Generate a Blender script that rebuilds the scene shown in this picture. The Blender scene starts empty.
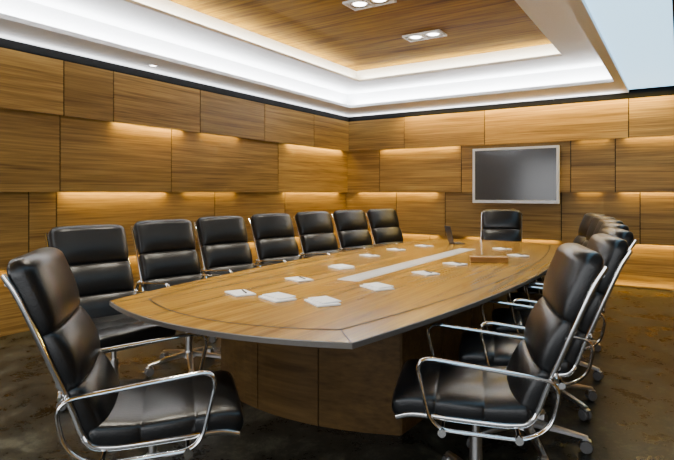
import bpy, math, random
from mathutils import Vector, Matrix
random.seed(4)
COL = bpy.context.scene.collection

# ------------------------------------------------------------ materials
def new_mat(name):
    m = bpy.data.materials.new(name); m.use_nodes = True
    nt = m.node_tree
    return m, nt, nt.nodes['Principled BSDF']

def plain(name, col, rough=.5, metal=0., spec=.5, bump=0., bscale=60, coat=0.):
    m, nt, b = new_mat(name)
    b.inputs['Roughness'].default_value = rough
    b.inputs['Metallic'].default_value = metal
    b.inputs['Specular IOR Level'].default_value = spec
    b.inputs['Coat Weight'].default_value = coat
    tc = nt.nodes.new('ShaderNodeTexCoord')
    n = nt.nodes.new('ShaderNodeTexNoise'); n.inputs['Scale'].default_value = bscale
    n.inputs['Detail'].default_value = 4
    nt.links.new(tc.outputs['Object'], n.inputs['Vector'])
    mr = nt.nodes.new('ShaderNodeMixRGB'); mr.inputs[1].default_value = (*[c*.92 for c in col], 1)
    mr.inputs[2].default_value = (*[min(1, c*1.08) for c in col], 1)
    nt.links.new(n.outputs['Fac'], mr.inputs[0]); nt.links.new(mr.outputs[0], b.inputs['Base Color'])
    if bump:
        bp = nt.nodes.new('ShaderNodeBump'); bp.inputs['Strength'].default_value = bump
        bp.inputs['Distance'].default_value = .004
        nt.links.new(n.outputs['Fac'], bp.inputs['Height']); nt.links.new(bp.outputs[0], b.inputs['Normal'])
    return m

def wood(name, dark, light, axis, rough=.4, island=True, stretch=.5, cross=9., coat=0., spec=.4, lo=.38, hi=.64):
    m, nt, b = new_mat(name)
    N = nt.nodes.new; L = nt.links.new
    tc = N('ShaderNodeTexCoord')
    mp = N('ShaderNodeMapping')
    s = [cross, cross, cross]; s[axis] = stretch
    mp.inputs['Scale'].default_value = s
    src = tc.outputs['Object']
    if island:
        g = N('ShaderNodeNewGeometry')
        mul = N('ShaderNodeMath'); mul.operation = 'MULTIPLY'; mul.inputs[1].default_value = 23.
        L(g.outputs['Random Per Island'], mul.inputs[0])
        add = N('ShaderNodeVectorMath'); add.operation = 'ADD'
        L(src, add.inputs[0]); L(mul.outputs[0], add.inputs[1]); src = add.outputs[0]
    L(src, mp.inputs['Vector'])
    n1 = N('ShaderNodeTexNoise'); n1.inputs['Scale'].default_value = 1.0; n1.inputs['Detail'].default_value = 8
    n1.inputs['Roughness'].default_value = .66; n1.inputs['Distortion'].default_value = .8
    L(mp.outputs[0], n1.inputs['Vector'])
    mp2 = N('ShaderNodeMapping'); s2 = [cross*5]*3; s2[axis] = stretch*3
    mp2.inputs['Scale'].default_value = s2; L(src, mp2.inputs['Vector'])
    n2 = N('ShaderNodeTexNoise'); n2.inputs['Scale'].default_value = 1.; n2.inputs['Detail'].default_value = 4
    L(mp2.outputs[0], n2.inputs['Vector'])
    mx = N('ShaderNodeMath'); mx.operation = 'MULTIPLY_ADD'; mx.inputs[1].default_value = .42
    L(n2.outputs['Fac'], mx.inputs[0])
    sc = N('ShaderNodeMath'); sc.operation = 'MULTIPLY'; sc.inputs[1].default_value = .60
    L(n1.outputs['Fac'], sc.inputs[0]); L(sc.outputs[0], mx.inputs[2])
    r = N('ShaderNodeValToRGB')
    r.color_ramp.elements[0].position = lo; r.color_ramp.elements[0].color = (*dark, 1)
    r.color_ramp.elements[1].position = hi; r.color_ramp.elements[1].color = (*light, 1)
    L(mx.outputs[0], r.inputs[0])
    out = r.outputs[0]
    if island:
        hsv = N('ShaderNodeHueSaturation')
        ma = N('ShaderNodeMapRange'); ma.inputs[3].default_value = .82; ma.inputs[4].default_value = 1.18
        L(g.outputs['Random Per Island'], ma.inputs[0]); L(ma.outputs[0], hsv.inputs['Value'])
        L(out, hsv.inputs['Color']); out = hsv.outputs[0]
    L(out, b.inputs['Base Color'])
    b.inputs['Roughness'].default_value = rough
    b.inputs['Specular IOR Level'].default_value = spec
    b.inputs['Coat Weight'].default_value = coat; b.inputs['Coat Roughness'].default_value = .12
    return m

def emis(name, col, st):
    m, nt, b = new_mat(name)
    b.inputs['Base Color'].default_value = (*col, 1)
    b.inputs['Emission Color'].default_value = (*col, 1)
    b.inputs['Emission Strength'].default_value = st
    return m

WD, WL = (.150, .080, .021), (.44, .262, .070)
M_wallY = wood('wall_wood_lengthwise', WD, WL, 1, .42, spec=.25, cross=15, lo=.37, hi=.65)
M_wallX = wood('wall_wood_crosswise', WD, WL, 0, .42, spec=.25, cross=15, lo=.37, hi=.65)
M_ceilwood = wood('ceiling_wood', (.12, .054, .004), (.45, .255, .015), 0, .6, island=False, cross=6, spec=.04)
M_table = wood('table_wood', (.22, .100, .009), (.57, .310, .040), 1, .18, island=False, spec=.36, cross=11, lo=.36, hi=.66)
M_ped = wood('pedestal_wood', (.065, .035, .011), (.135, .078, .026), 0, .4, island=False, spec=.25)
M_black = plain('black_gap', (.004, .004, .004), .8, spec=.1)
M_white = plain('ceiling_white', (.89, .91, .93), .6)
M_leather = plain('black_leather', (.006, .0063, .007), .30, 0, .45, bump=.2, bscale=160)
M_chrome = plain('chrome', (.80, .80, .80), .12, 1.)
M_alu = plain('brushed_aluminium', (.76, .76, .76), .3, 1.)
M_rubber = plain('grey_caster', (.13, .13, .13), .4)
M_edge = plain('table_edge', (.12, .108, .095), .4, spec=.35)
M_line = plain('dark_inlay', (.03, .014, .005), .5, spec=.1)
M_strip = plain('white_inlay', (.98, .98, .97), .15)
M_paper = plain('paper', (.98, .98, .97), .6)
M_pen = plain('pen_black', (.02, .02, .03), .3)
M_screen = plain('dark_screen', (.05, .048, .047), .14, spec=.7)
M_silver = plain('silver_plastic', (.97, .97, .96), .35, 0.)
M_box = wood('box_wood', (.22, .09, .015), (.44, .21, .04), 0, .4, island=False)
M_laptop = plain('laptop_grey', (.06, .07, .10), .35, .3)
M_sky = emis('skylight_glass', (.42, .74, 1.0), 2.4)
M_lamp = emis('lamp_glow', (1., .97, .90), 14.)
M_wallplain = wood('side_wall_wood', WD, WL, 1, .45)

def floor_mat():
    m, nt, b = new_mat('polished_dark_floor'); N = nt.nodes.new; L = nt.links.new
    tc = N('ShaderNodeTexCoord'); n = N('ShaderNodeTexNoise'); n.inputs['Scale'].default_value = 2.9
    n.inputs['Detail'].default_value = 15; n.inputs['Roughness'].default_value = .82; n.inputs['Distortion'].default_value = .3
    L(tc.outputs['Object'], n.inputs['Vector'])
    r = N('ShaderNodeValToRGB'); e = r.color_ramp.elements
    e[0].position = .38; e[0].color = (.007, .0072, .006, 1); e[1].position = .67; e[1].color = (.140, .138, .100, 1)
    k = e.new(.52); k.color = (.028, .028, .021, 1)
    L(n.outputs['Fac'], r.inputs[0]); L(r.outputs[0], b.inputs['Base Color'])
    mr = N('ShaderNodeMapRange'); mr.inputs[1].default_value = .35; mr.inputs[2].default_value = .65
    mr.inputs[3].default_value = .16; mr.inputs[4].default_value = .5
    L(n.outputs['Fac'], mr.inputs[0]); L(mr.outputs[0], b.inputs['Roughness'])
    b.inputs['Specular IOR Level'].default_value = .22
    return m
M_floor = floor_mat()

# ------------------------------------------------------------ mesh helpers
class MB:
    def __init__(s): s.v = []; s.f = []; s.m = []
    def add(s, verts, faces, mi=0):
        o = len(s.v); s.v += [tuple(v) for v in verts]
        s.f += [tuple(i+o for i in f) for f in faces]; s.m += [mi]*len(faces)
    def box(s, x0, x1, y0, y1, z0, z1, mi=0):
        v = [(x0,y0,z0),(x1,y0,z0),(x1,y1,z0),(x0,y1,z0),(x0,y0,z1),(x1,y0,z1),(x1,y1,z1),(x0,y1,z1)]
        s.add(v, [(0,3,2,1),(4,5,6,7),(0,1,5,4),(1,2,6,5),(2,3,7,6),(3,0,4,7)], mi)
    def cyl(s, c, r0, r1, z0, z1, n=20, mi=0):
        v = []
        for z, r in ((z0, r0), (z1, r1)):
            v += [(c[0]+r*math.cos(2*math.pi*i/n), c[1]+r*math.sin(2*math.pi*i/n), z) for i in range(n)]
        f = [(i, (i+1) % n, n+(i+1) % n, n+i) for i in range(n)]
        f += [tuple(reversed(range(n))), tuple(range(n, 2*n))]
        s.add(v, f, mi)
    def loft(s, rings, caps=True, closed=False, mi=0):
        n = len(rings[0]); v = [p for r in rings for p in r]; f = []
        R = len(rings)
        for i in range(R if closed else R-1):
            j = (i+1) % R
            for k in range(n):
                f.append((i*n+k, i*n+(k+1) % n, j*n+(k+1) % n, j*n+k))
        if caps and not closed:
            f.append(tuple(reversed(range(n)))); f.append(tuple((R-1)*n+k for k in range(n)))
        s.add(v, f, mi)
    def tube(s, pts, r, closed=False, n=10, ry=None, side=None, mi=0):
        pts = [Vector(p) for p in pts]; ry = ry or r; rings = []
        P = len(pts)
        for i, p in enumerate(pts):
            a = pts[(i-1) % P] if (closed or i > 0) else p
            b = pts[(i+1) % P] if (closed or i < P-1) else p
            t = (b-a).normalized()
            u = Vector(side) if side else Vector((0, 1, 0))
            if abs(t.dot(u)) > .95: u = Vector((1, 0, 0))
            u = (u - t*t.dot(u)).normalized(); w = t.cross(u)
            rings.append([p+u*r*math.cos(2*math.pi*k/n)+w*ry*math.sin(2*math.pi*k/n) for k in range(n)])
        s.loft(rings, closed=closed, mi=mi)
    def mesh(s, name, mats, smooth=False):
        me = bpy.data.meshes.new(name); me.from_pydata(s.v, [], s.f)
        for m in (mats if isinstance(mats, list) else [mats]): me.materials.append(m)
        me.polygons.foreach_set('material_index', s.m)
        me.update()
        import bmesh
        bm = bmesh.new(); bm.from_mesh(me); bmesh.ops.recalc_face_normals(bm, faces=bm.faces); bm.to_mesh(me); bm.free()
        if smooth:
            me.polygons.foreach_set('use_smooth', [True]*len(me.polygons))
            me.set_sharp_from_angle(angle=math.radians(42))
        return me
    def obj(s, name, mats, parent=None, smooth=False, loc=(0,0,0), **props):
        o = bpy.data.objects.new(name, s.mesh(name, mats, smooth)); COL.objects.link(o)
        o.location = loc
        if parent: o.parent = parent
        for k, v in props.items(): o[k] = v
        return o

def empty(name, loc=(0,0,0), rz=0, **props):
    o = bpy.data.objects.new(name, None); COL.objects.link(o); o.location = loc; o.rotation_euler = (0,0,rz)
    o.empty_display_size = .1
    for k, v in props.items(): o[k] = v
    return o

def bevel(o, w, seg=2):
    b = o.modifiers.new('bevel', 'BEVEL'); b.width = w; b.segments = seg; b.limit_method = 'ANGLE'; return o

def fillet(pts, r, closed=False, n=6):
    P = [Vector(p) for p in pts]; out = []; L = len(P)
    for i in range(L):
        if not closed and i in (0, L-1): out.append(P[i]); continue
        a, b, c = P[(i-1) % L], P[i], P[(i+1) % L]
        da, dc = (a-b), (c-b); rr = min(r, da.length*.48, dc.length*.48)
        p0 = b+da.normalized()*rr; p1 = b+dc.normalized()*rr
        for k in range(n+1):
            t = k/n; out.append(p0*(1-t)**2+b*2*t*(1-t)+p1*t*t)
    return out

def catmull(pts, n=12):
    P = [Vector(p) for p in pts]; P = [P[0]*2-P[1]]+P+[P[-1]*2-P[-2]]; out = []
    for i in range(1, len(P)-2):
        for k in range(n):
            t = k/n; a, b, c, d = P[i-1:i+3]
            out.append(.5*((2*b)+(c-a)*t+(2*a-5*b+4*c-d)*t*t+(3*b-a-3*c+d)*t**3))
    out.append(P[-2]); return out

# ------------------------------------------------------------ room dimensions
XL, YB, XR, YF = -5.13, 8.43, 2.5, -2.2
ROWS = [0, .62, 1.34, 2.09, 2.63]
OUT = [0.0, .065, .130, .195]     # face of each row, bottom to top
BX = XL-.165; BY = YB+.165        # face plane of the lowest row

o = MB(); o.box(XL-.36, XR+.2, YF, YB+.36, -.1, 0)
o.obj('floor', M_floor, kind='structure', label='polished dark mottled stone floor')

def panel_wall(name, mat, rows_seams, along, lo, hi):
    mb = MB(); g = .006; th = .010
    for r in range(4):
        seams = [lo]+[s for s in rows_seams[r] if lo < s < hi]+[hi]
        d = OUT[r]
        for a, b in zip(seams[:-1], seams[1:]):
            z0, z1 = ROWS[r]+(.002 if r == 0 else 0), ROWS[r+1]+(.06 if r < 3 else -.004)
            if along == 'y': mb.box(BX+d-th, BX+d, a+g, b-g, z0, z1, 0)
            else: mb.box(a+g, b-g, BY-d, BY-d+th, z0, z1, 0)
    for r in range(4):
        z0, z1, d = ROWS[r], ROWS[r+1]+(.06 if r < 3 else 0), OUT[r]
        if along == 'y': mb.box(BX+d-th-.006, BX+d-th-.001, lo, hi, z0, z1, 1)
        else: mb.box(lo, hi, BY-d+th+.001, BY-d+th+.006, z0, z1, 1)
    if along == 'y': mb.box(XL-.36, BX-.02, lo, hi+.14, 0, 3.3, 1)
    else: mb.box(lo-.14, hi, BY+.02, YB+.36, 0, 3.3, 1)
    return mb.obj(name, [mat, M_black], kind='structure', label='wall of horizontal walnut veneer panels with hidden light strips')

Lseams = [[-1.2, .6, 2.2, 3.6, 5.0, 6.9], [-1.0, .9, 2.75, 3.02, 5.18, 6.69], [-.8, 1.2, 3.02, 4.40, 6.44], [-1.2, .2, 1.6, 3.02, 3.57, 4.80, 6.05, 7.3]]
panel_wall('wall_left', M_wallY, Lseams, 'y', YF, BY)
Bseams = [[-3.6, -2.2, -.9, .5], [-4.2, -3.3, -1.49, -.47, 1.0], [-4.5, -3.0, -1.35, -.77, .9], [-3.99, -2.6, -.6, 1.0]]
panel_wall('wall_back', M_wallX, Bseams, 'x', BX, XR)
o = MB(); o.box(XR, XR+.2, YF, YB+.3, 0, 3.3); o.obj('wall_right', M_wallplain, kind='structure', label='plain walnut veneer wall')

# black shadow gap above walls
o = MB(); o.box(XL-.20, XL-.0, YF, YB+.20, 2.635, 2.735); o.obj('trim_1', M_black, kind='structure', label='black shadow gap along wall top')
o = MB(); o.box(XL-.0, XR, YB+.02, YB+.20, 2.635, 2.735); o.obj('trim_2', M_black, kind='structure', label='black shadow gap along wall top')

# ceiling tiers
ZA, ZB, ZW = 2.72, 2.97, 3.07
ax0, ax1, ay1 = -4.55, -.70, 7.54
c = MB()
c.box(XL-.0, ax0, YF, YB+.14, ZA, ZA+.04)
c.box(ax0, ax1, ay1, YB+.02, ZA, ZA+.04)
c.box(ax1, -.60, YF, YB+.02, ZA, 3.1)
c.box(XL-.14, ax0-.14, YF, YB+.14, ZA+.04, 3.3)
c.box(ax0-.14, ax1, ay1+.14, YB+.14, ZA+.04, 3.3)
wx0, wx1, wy1 = -4.0, -1.19, 6.88
c.box(ax0-.14, wx0, YF, ay1+.14, ZB, ZB+.03)
c.box(wx0, wx1, wy1, ay1+.14, ZB, ZB+.03)
c.box(wx1, ax1, YF, ay1+.14, ZB, ZB+.03)
c.box(ax0-.14, wx0-.10, YF, ay1+.14, ZB+.03, 3.3)
c.box(wx0-.10, wx1+.10, wy1+.10, ay1+.14, ZB+.03, 3.3)
c.box(wx1+.10, ax1, YF, ay1+.14, ZB+.03, 3.3)
c.box(.12, XR, YF, YB+.02, ZA, 3.3)
c.obj('ceiling', M_white, kind='structure', label='white stepped tray ceiling with lit coves')
o = MB(); o.box(wx0-.10, wx1+.10, YF, wy1+.10, 3.16, 3.3); o.obj('trim_3', M_ceilwood, kind='structure', label='walnut veneer ceiling centre panel')
o = MB(); o.box(-.60, -.05, YF, YB+.02, ZA+.04, ZA+.07); o.obj('window_1', M_sky, kind='structure', label='long pale blue skylight')
o = MB(); o.box(-.05, .12, YF, YB+.02, ZA-.02, 3.3); o.obj('trim_4', M_black, kind='structure', label='black beam beside skylight')

# ------------------------------------------------------------ lights
def area(name, loc, sx, sy, power, col):
    l = bpy.data.lights.new(name, 'AREA'); l.shape = 'RECTANGLE'; l.size = sx; l.size_y = sy
    l.energy = power; l.color = col
    ob = bpy.data.objects.new(name, l); COL.objects.link(ob); ob.location = loc
    return ob, l
WARM = (1., .69, .14); COOL = (.97, .98, 1.)
def strip_y(x, y0, y1, z, pw, col, up=False, w=.016):
    ob, l = area('light_strip', (x, (y0+y1)/2, z), w, y1-y0, pw*(y1-y0), col)
    ob.rotation_euler = (math.pi if up else 0, 0, 0)
def strip_x(y, x0, x1, z, pw, col, up=False, w=.016):
    ob, l = area('light_strip', ((x0+x1)/2, y, z), x1-x0, w, pw*(x1-x0), col)
    ob.rotation_euler = (math.pi if up else 0, 0, 0)
G = 5.6
for r, segs in {3: [(3.57,4.6,1.4),(4.8,5.6,.5),(6.6,8.3,1.)],
                2: [(3.02,4.4,1.1),(4.6,5.6,.4),(6.6,8.3,.9)],
                1: [(1.2,2.7,.4),(3.02,4.5,.9),(5.2,6.7,.9),(6.7,8.3,.8)]}.items():
    for a, b, k in segs: strip_y(BX+OUT[r-1]+.040, a+.05, b-.05, ROWS[r]+.014, G*k, WARM)
for r, segs in {3: [(-4.5,-3.0,.9),(-1.3,-.8,.4),(-.7,.8,.8)],
                2: [(-5.0,-3.4,.8),(-1.3,-.9,.4),(-.75,.8,.85)],
                1: [(-5,-3.4,.8),(-3.,-1.5,.7),(-1.3,.8,.9)]}.items():
    for a, b, k in segs: strip_x(BY-OUT[r-1]-.040, a+.05, b-.05, ROWS[r]+.014, G*k, WARM)
strip_x(YB-.13, -4.0, 1.5, ZA-.004, 17., WARM, w=.03)
strip_x(YB+.12, -1.6, 1.5, .02, 2.2, WARM, up=True)
# uplights hidden in the shadow gap, washing the outer ceiling border
strip_y(XL+.06, YF, YB-.1, 2.64, 2.4, COOL, up=True, w=.02)
strip_x(YB-.08, XL+.1, -.7, 2.64, 3.6, COOL, up=True, w=.02)
# coves
strip_y(ax0-.07, YF, ay1, ZA+.045, 13., COOL, up=True, w=.05)
strip_x(ay1+.07, ax0, ax1, ZA+.045, 13., COOL, up=True, w=.05)
strip_y(wx0-.05, YF, wy1, ZB+.035, 6., (1,.92,.72), up=True, w=.03)
strip_x(wy1+.05, wx0, wx1, ZB+.035, 6., (1,.92,.72), up=True, w=.03)

# ------------------------------------------------------------ recessed twin spots
def spot(x, y, z, power):
    e = empty('recessed_spotlight', (x, y, z), 0, label='white framed recessed twin spotlight in wooden ceiling', category='ceiling light', group='ceiling spotlights')
    m = MB()
    for (a,b,c_,d) in ((-.23,.23,-.12,-.10),(-.23,.23,.10,.12),(-.23,-.205,-.10,.10),(.205,.23,-.10,.10),(-.012,.012,-.10,.10)):
        m.box(a,b,c_,d,-.02,0)
    m.box(-.205,.205,-.10,.10,-.003,0)
    m.obj('frame', M_silver, e)
    for sx in (-.108, .108):
        m = MB(); n = 24
        m.loft([[(sx+r*math.cos(2*math.pi*i/n), r*math.sin(2*math.pi*i/n), zz) for i in range(n)] for r, zz in ((.09,-.004),(.09,-.016),(.080,-.016),(.068,-.006))], caps=False)
        m.obj('reflector', M_alu, e, smooth=True)
        m = MB(); m.cyl((sx, 0), .064, .064, -.010, -.004, 24); m.obj('lamp', M_lamp, e)
        l = bpy.data.lights.new('spot_beam', 'SPOT'); l.energy = power; l.spot_size = 1.8; l.spot_blend = .9; l.shadow_soft_size = .06; l.color = (1,.92,.76)
        ob = bpy.data.objects.new('spot_beam', l); COL.objects.link(ob); ob.location = (x+sx, y, z-.03)
for y in (5.81, 4.5, 3.19, 1.88): spot(-2.50, y, 3.16, 82)
def down(x, y):
    e = empty('round_downlight', (x, y, ZA), 0, label='small round recessed downlight in white ceiling', category='ceiling light')
    m = MB(); n = 20
    m.loft([[(r*math.cos(2*math.pi*i/n), r*math.sin(2*math.pi*i/n), zz) for i in range(n)] for r, zz in ((.05,0),(.048,-.008),(.034,-.008),(.03,-.002))], caps=False)
    m.obj('trim_ring', M_alu, e, smooth=True)
    m = MB(); m.cyl((0,0), .03, .028, -.006, -.002, 16); m.obj('lamp', M_lamp, e)
down(-4.84,3.87)

# added fill light behind the viewer, tilted up to brighten ceiling and room
ob, l = area('room_fill', (-1.3, -2.1, 1.6), 6.5, 1.8, 150, (.97,.98,1.))
ob.rotation_euler = (math.radians(112), 0, 0)

# ------------------------------------------------------------ table
CX, Y0, Y1 = -1.81, 1.79, 6.42
def outline(inset=0., n=28):
    hr0, hl0, bow = .74-inset, .785-inset, .17
    HR, HLf = .96-inset, 1.00-inset
    ya, yb = Y0+inset, Y1-inset; pts = []
    def hw(y, hw1, hw0):
        t = (y-(ya+yb)/2)/((yb-ya)/2); return hw1-(hw1-hw0)*t*t
    for i in range(n+1):
        y = ya+(yb-ya)*i/n; pts.append((CX+hw(y, HR, hr0), y))
    for i in range(1, n):
        t = i/n; x = hr0-(hr0+hl0)*t; pts.append((CX+x, yb+bow*(1-(1-2*t)**2)))
    for i in range(n+1):
        y = yb-(yb-ya)*i/n; pts.append((CX-hw(y, HLf, hl0), y))
    for i in range(1, n):
        t = i/n; x = -hl0+(hr0+hl0)*t; pts.append((CX+x, ya-bow*(1-(1-2*t)**2)))
    return pts
T = empty('conference_table', (CX, (Y0+Y1)/2, 0), 0, label='long boat-shaped wooden conference table with dark inlay lines', category='table')
TL = (-CX, -(Y0+Y1)/2, 0)
ZT = .75
m = MB()
m.loft([[(x, y, z) for x, y in outline(i)] for i, z in ((.06, ZT-.034), (.0, ZT-.024), (.0, ZT-.003), (.004, ZT))], mi=0)
top = m.obj('tabletop', [M_table, M_edge], T, loc=TL)
for p in top.data.polygons:
    if len(p.vertices) == 4: p.material_index = 1
def ringstrip(mb, i0, i1, z):
    a, b = outline(i0), outline(i1); n = len(a)
    mb.add([(x,y,z) for x,y in a]+[(x,y,z) for x,y in b], [(k,(k+1)%n,n+(k+1)%n,n+k) for k in range(n)])
m = MB(); ringstrip(m, .14, .149, ZT+.0015)
for sx, h0 in ((-1, .785), (1, .74)):
    for (ya, yb_) in ((Y0, Y0+.14), (Y1, Y1-.14)):
        xa, xb = CX+sx*(h0-.005), CX+sx*(h0-.14)
        m.add([(xa-.003,ya,ZT+.0015),(xa+.003,ya,ZT+.0015),(xb+.003,yb_,ZT+.0015),(xb-.003,yb_,ZT+.0015)], [(0,1,2,3)])
m.obj('inlay_line', M_line, T, loc=TL)
SX = CX-.05
m = MB(); m.box(SX-.08, SX+.08, 3.05, 5.45, ZT, ZT+.003)
m.obj('centre_inlay', M_strip, T, loc=TL, label='white glossy strip inlaid along the middle')
m = MB()
for xx in (-.05, .05): m.box(SX+xx-.0015, SX+xx+.0015, 3.05, 5.45, ZT+.003, ZT+.0036)
m.obj('cable_slot', M_edge, T, loc=TL)
PCX = -1.97
def ped_outline():
    h0, h1, ya, yb, bow = .68, .72, 2.68, 5.35, .16; P = []
    def seg(fn, cuts):
        for cnum in range(cuts):
            a, b = cnum/cuts, (cnum+1)/cuts
            for k in range(7):
                P.append((fn(a+(b-a)*k/7+.004), 0))
            P.append((fn(b-.003), 0)); P.append((fn(b-.0025), 1)); P.append((fn(b+.0025 if b < 1 else b), 1))
    def hw(y):
        t = (y-(ya+yb)/2)/((yb-ya)/2); return h1-(h1-h0)*t*t
    seg(lambda t: (PCX+hw(ya+(yb-ya)*t), ya+(yb-ya)*t), 5)
    seg(lambda t: (PCX+h0-2*h0*t, yb+bow*(1-(1-2*t)**2)), 3)
    seg(lambda t: (PCX-hw(yb-(yb-ya)*t), yb-(yb-ya)*t), 5)
    seg(lambda t: (PCX-h0+2*h0*t, ya-bow*(1-(1-2*t)**2)), 3)
    cx, cy = PCX, (ya+yb)/2; out = []
    for (x, y), g in P:
        if g:
            d = Vector((cx-x, (cy-y)*.6)).normalized()*.012; x += d.x; y += d.y
        out.append((x, y))
    return out
po = ped_outline()
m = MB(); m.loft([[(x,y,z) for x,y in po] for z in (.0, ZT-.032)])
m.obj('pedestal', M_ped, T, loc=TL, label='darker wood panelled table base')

# ------------------------------------------------------------ chair
def cushion(path, W, bounds, tf, tb, pinch=.012, ns=110, nr=40, ex=.5, endlen=.085, endw=.055, amp=None, crown=.22, bp=.5):
    dense = catmull([(p[0], 0, p[1]) for p in path], 14)
    L = [0]
    for a, b in zip(dense[:-1], dense[1:]): L.append(L[-1]+(b-a).length)
    def at(s):
        d = s*L[-1]
        for i in range(len(L)-1):
            if d <= L[i+1]+1e-9:
                t = (d-L[i])/(L[i+1]-L[i]); return dense[i].lerp(dense[i+1], t), (dense[i+1]-dense[i]).normalized()
        return dense[-1], (dense[-1]-dense[-2]).normalized()
    rings = []
    for i in range(ns+1):
        u = i/ns
        s = u if endlen < u < 1-endlen else (endlen*(1-math.cos(math.pi/2*u/endlen)) if u <= endlen else 1-endlen*(1-math.cos(math.pi/2*(1-u)/endlen)))
        p, t = at(s); nrm = Vector((-t.z, 0, t.x))
        if nrm.dot(Vector(FRONT)) < 0: nrm = -nrm
        for j, (a, b) in enumerate(zip(bounds[:-1], bounds[1:])):
            if a <= s <= b+1e-9:
                q = (s-a)/(b-a); break
        bul = max(0., math.sin(math.pi*min(1,q)))**bp
        if (j == 0 and q < .5) or (j == len(bounds)-2 and q > .5): bul = 1.
        e = min(s, 1-s)/endlen
        end = math.sqrt(max(0., 1-(1-min(1, e))**2))
        pk = amp[j] if amp else 1.
        f = (tf-pinch)+pinch*bul*pk
        w = W-.010*(1-bul)-endw*(1-end)
        f *= max(.04, end); bk = tb*max(.1, end)
        ring = []
        for k in range(nr):
            an = 2*math.pi*k/nr; cs, sn = math.cos(an), math.sin(an)
            x = w*math.copysign(abs(cs)**ex, cs); z = math.copysign(abs(sn)**ex, sn)
            z = z*f*(1-crown*(x/w)**2) if z > 0 else z*bk
            ring.append(p+Vector((0, x, 0))+nrm*z)
        rings.append(ring)
    mb = MB(); mb.loft(rings); return mb

DS = .018
PB = [(-.185,.464), (-.240,.61), (-.316,.80), (-.392,.98), (-.444,1.105)]
PS = [(-.215,.470+DS), (-.05,.458+DS), (.12,.464+DS), (.25,.468+DS), (.330,.450+DS)]
FRONT = (1, 0, .3); me_back = cushion(PB, .246, [0,.30,.60,1], .082, .030, pinch=.034, amp=[1.,1.,1.25], ex=.48, endlen=.085, endw=.062, crown=.18, bp=.45).mesh('backrest', M_leather, True)
FRONT = (0, 0, 1); me_seat = cushion(PS, .254, [0,.34,.68,1], .062, .050, pinch=.008, endw=.034, endlen=.07, ex=.36, crown=.10, bp=.35).mesh('seat', M_leather, True)
fr = MB()
bp_ = catmull([(x, 0, z) for x, z in [(PB[4][0]-.010,1.062)]+[(PB[3][0]-.016,PB[3][1]),(PB[2][0]-.016,PB[2][1]),(PB[1][0]-.014,PB[1][1]),(-.205,.49),(-.13,.437+DS),(.10,.441+DS),(.24,.446+DS),(.310,.430+DS)]], 8)
for sy in (-1, 1):
    fr.tube([(p.x, sy*(.251 if p.z > .5 else .257), p.z) for p in bp_], .008, n=8, ry=.010)
AW = .280
for x, z in ((.13,.402+DS),(-.15,.402+DS)):
    fr.tube([(x,-AW-.016,z),(x,-.1,z),(x,.1,z),(x,AW+.016,z)], .009, n=10, side=(0,0,1))
    for sy in (-1,1):
        fr.tube([(x,sy*(AW+.004),z),(x,sy*(AW+.022),z)], .016, n=12, side=(0,0,1))
fr.tube([(-.443,-.246,1.03),(-.445,0,1.03),(-.443,.246,1.03)], .008, n=8, side=(0,0,1))
fr.tube([(-.292,-.246,.68),(-.292,0,.68),(-.292,.246,.68)], .008, n=8, side=(0,0,1))
me_frame = fr.mesh('seat_frame', M_chrome, True)
def armmesh(sy):
    mb = MB()
    loop = fillet([(-.300,sy*AW,.640),(.235,sy*AW,.700),(.170,sy*AW,.426),(-.17,sy*AW,.414),(-.265,sy*AW,.475)], .075, True, 8)
    mb.tube(loop, .013, closed=True, n=10, ry=.008)
    mb.tube([(-.285,sy*.250,.66),(-.28,sy*(AW+.002),.648)], .008, n=8)
    return mb.mesh('armrest', M_chrome, True)
me_arm = [armmesh(-1), armmesh(1)]
mb = MB()
mb.cyl((0,0), .016, .016, .25, .41, 16); mb.cyl((0,0), .028, .026, .12, .30, 20); mb.cyl((0,0), .048, .036, .085, .135, 24)
mb.box(-.11,.10,-.07,.07,.400,.431)
me_col = mb.mesh('swivel_base', [M_alu], True)
RL = .30
def legmesh():
    mb = MB(); rings = []
    for t in [i/8 for i in range(9)]:
        x = .03+(RL-.02)*t; zt = .130-.030*t-.018*t*t; w = .026-.011*t; h = .032-.014*t
        rings.append([(x,w*cx,zt-h*cz) for cx, cz in ((-1,.9),(-1,.35),(-.6,0),(.6,0),(1,.35),(1,.9),(.6,1.1),(-.6,1.1))])
    mb.loft(rings); return mb.mesh('leg', M_alu, True)
me_leg = legmesh()
def castermesh():
    mb = MB(); n = 18
    for sy in (-1, 1):
        rings = []
        for yy, r in ((.006,.022),(.006,.029),(.010,.031),(.022,.031),(.026,.027),(.026,.010)):
            rings.append([(RL+r*math.cos(2*math.pi*i/n), sy*yy, .031+r*math.sin(2*math.pi*i/n)) for i in range(n)])
        mb.loft(rings, mi=0)
    mb.cyl((RL,0), .008, .008, .04, .085, 10, mi=1)
    mb.tube([(RL-.03,0,.035),(RL-.023,0,.062),(RL,0,.070),(RL+.023,0,.060)], .020, n=8, ry=.004, mi=1)
    return mb.mesh('caster', [M_rubber, M_alu], True)
me_cast = castermesh()

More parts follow.
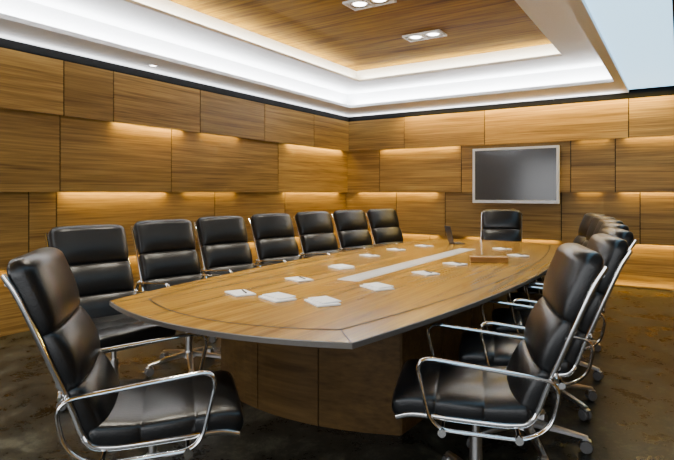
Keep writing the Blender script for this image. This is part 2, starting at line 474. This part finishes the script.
def chair(x, y, ang, label, group=None, base_rot=0.):
    e = empty('office_chair', (x, y, 0), ang, label=label, category='chair')
    if group: e['group'] = group
    def part(name, me, par):
        ob = bpy.data.objects.new(name, me); COL.objects.link(ob); ob.parent = par; return ob
    part('seat', me_seat, e); part('backrest', me_back, e)
    part('seat_frame', me_frame, e)['label'] = 'chrome side frame'
    for i in (0,1): part('armrest', me_arm[i], e)['label'] = 'chrome loop armrest'
    b = part('swivel_base', me_col, e); b['label'] = 'aluminium column'; b.rotation_euler = (0,0,base_rot)
    for i in range(5):
        l = part('leg', me_leg, b); l.rotation_euler = (0,0,2*math.pi*i/5)
        c_ = part('caster', me_cast, b); c_.rotation_euler = (0,0,2*math.pi*i/5)
LAB = 'black padded leather swivel chair with chrome loop arms along table'
def from_top(tx, ty, deg, label=LAB, group='chairs around the conference table', br=0.):
    a = math.radians(deg); chair(tx+.43*math.cos(a), ty+.43*math.sin(a), a, label, group, br)
for i, (x, y) in enumerate([(-3.39,2.17),(-3.57,2.95),(-3.65,3.68),(-3.67,4.44),(-3.64,5.17),(-3.57,5.87),(-3.47,6.57)]):
    from_top(x, y, [-12,-13,-14,-15,-16,-18,-20][i], br=.3+i*.5)
for i, (x, y) in enumerate([(-.33,2.40),(-.29,3.08),(-.31,3.74),(-.38,4.40),(-.47,5.04),(-.59,5.68),(-.75,6.33)]):
    from_top(x, y, [199,197,197,197,199,201,204][i], br=.1+i*.45)
from_top(-1.99, 7.16, -76, 'black padded leather swivel chair at table end facing the room')
from_top(-2.04, 1.08, 49, 'black padded leather swivel chair pulled out at table corner', br=.2)

# ------------------------------------------------------------ things on the table
def notepad(x, y, rot, w=.15, h=.20, double=False):
    e = empty('notepad', (x, y, ZT+.002), rot, label='white paper notepad lying on table' if not double else 'white notepad with loose sheet lying on table', category='notepad', group='notepads on the table')
    m = MB(); m.box(-w/2,w/2,-h/2,h/2,0,.008); m.obj('pages', M_paper, e)
    m = MB()
    if double:
        m.box(-w/2*.85,w/2*.85,-h/2*.85,h/2*.85,.009,.015); q = m.obj('loose_sheet', M_paper, e); q.rotation_euler = (0,0,.10); q.location = (.02,.015,0)
    else:
        m.tube([(w*.12,-h*.3,.0125),(w*.2,.0,.0125),(w*.28,h*.3,.0125)], .004, n=8, side=(0,0,1)); m.obj('pen', M_pen, e, smooth=True)
for (x,y,r,d) in [(-2.13,2.31,1.15,0),(-1.86,2.31,1.2,1),(-1.59,2.35,1.0,1),(-2.14,2.89,1.2,0),(-2.21,3.53,1.1,1),(-1.56,2.90,1.05,1),(-1.54,3.60,1.1,0),(-2.41,4.34,1.1,0),(-1.54,4.20,1.1,0),(-1.26,5.08,.9,0),(-2.35,5.45,1.2,0),(-1.55,5.6,.9,0),(-2.44,4.95,1.1,0)]:
    notepad(x, y, r, .13 if d else .12, .19 if d else .17, bool(d))
e = empty('wooden_box', (-1.36,4.50,ZT+.0012), .45, label='flat brown wooden box on table', category='box')
m = MB(); m.box(-.15,.15,-.05,.05,0,.035); bevel(m.obj('body', M_box, e), .003)
m = MB(); m.box(-.154,.154,-.054,.054,.035,.045); bevel(m.obj('lid', M_box, e), .003)
e = empty('laptop', (-2.15,5.92,ZT+.002), math.radians(132), label='slim dark grey laptop open on table', category='laptop')
m = MB(); m.box(-.085,.085,-.065,.065,0,.010); m.obj('keyboard_base', M_laptop, e)
m = MB(); m.box(-.085,.085,-.004,.003,0,.20); q = m.obj('screen', M_laptop, e); q.location = (0,.065,.008); q.rotation_euler = (-.25,0,0)

# ------------------------------------------------------------ wall screen
e = empty('wall_television', (-2.125, YB+.0, 1.60), 0, label='flat television with silver frame mounted on panelled wall', category='television')
m = MB(); W, H = .64, .425
for a in ((-W,W,-H,-H+.045),(-W,W,H-.035,H),(-W,-W+.035,-H+.045,H-.035),(W-.035,W,-H+.045,H-.035)):
    m.box(a[0],a[1],-.11,-.06,a[2],a[3])
m.obj('frame', M_silver, e)
m = MB(); m.box(-W+.03,W-.03,-.098,-.065,-H+.04,H-.03); m.obj('screen', M_screen, e)
m = MB(); m.box(-.3,.3,-.065,.030,-.2,.2); m.obj('wall_mount', M_black, e)

# ------------------------------------------------------------ world + camera
w = bpy.data.worlds.new('world'); bpy.context.scene.world = w; w.use_nodes = True
w.node_tree.nodes['Background'].inputs[0].default_value = (.85,.92,1,1)
w.node_tree.nodes['Background'].inputs[1].default_value = .45
cam = bpy.data.cameras.new('camera'); co = bpy.data.objects.new('camera', cam); COL.objects.link(co)
co.location = (0,0,1.33); co.rotation_euler = (math.pi/2, 0, math.radians(32.5))
cam.sensor_width = 36; cam.lens = 36*539/674; cam.shift_y = -37/674
cam.clip_start = .05
bpy.context.scene.camera = co
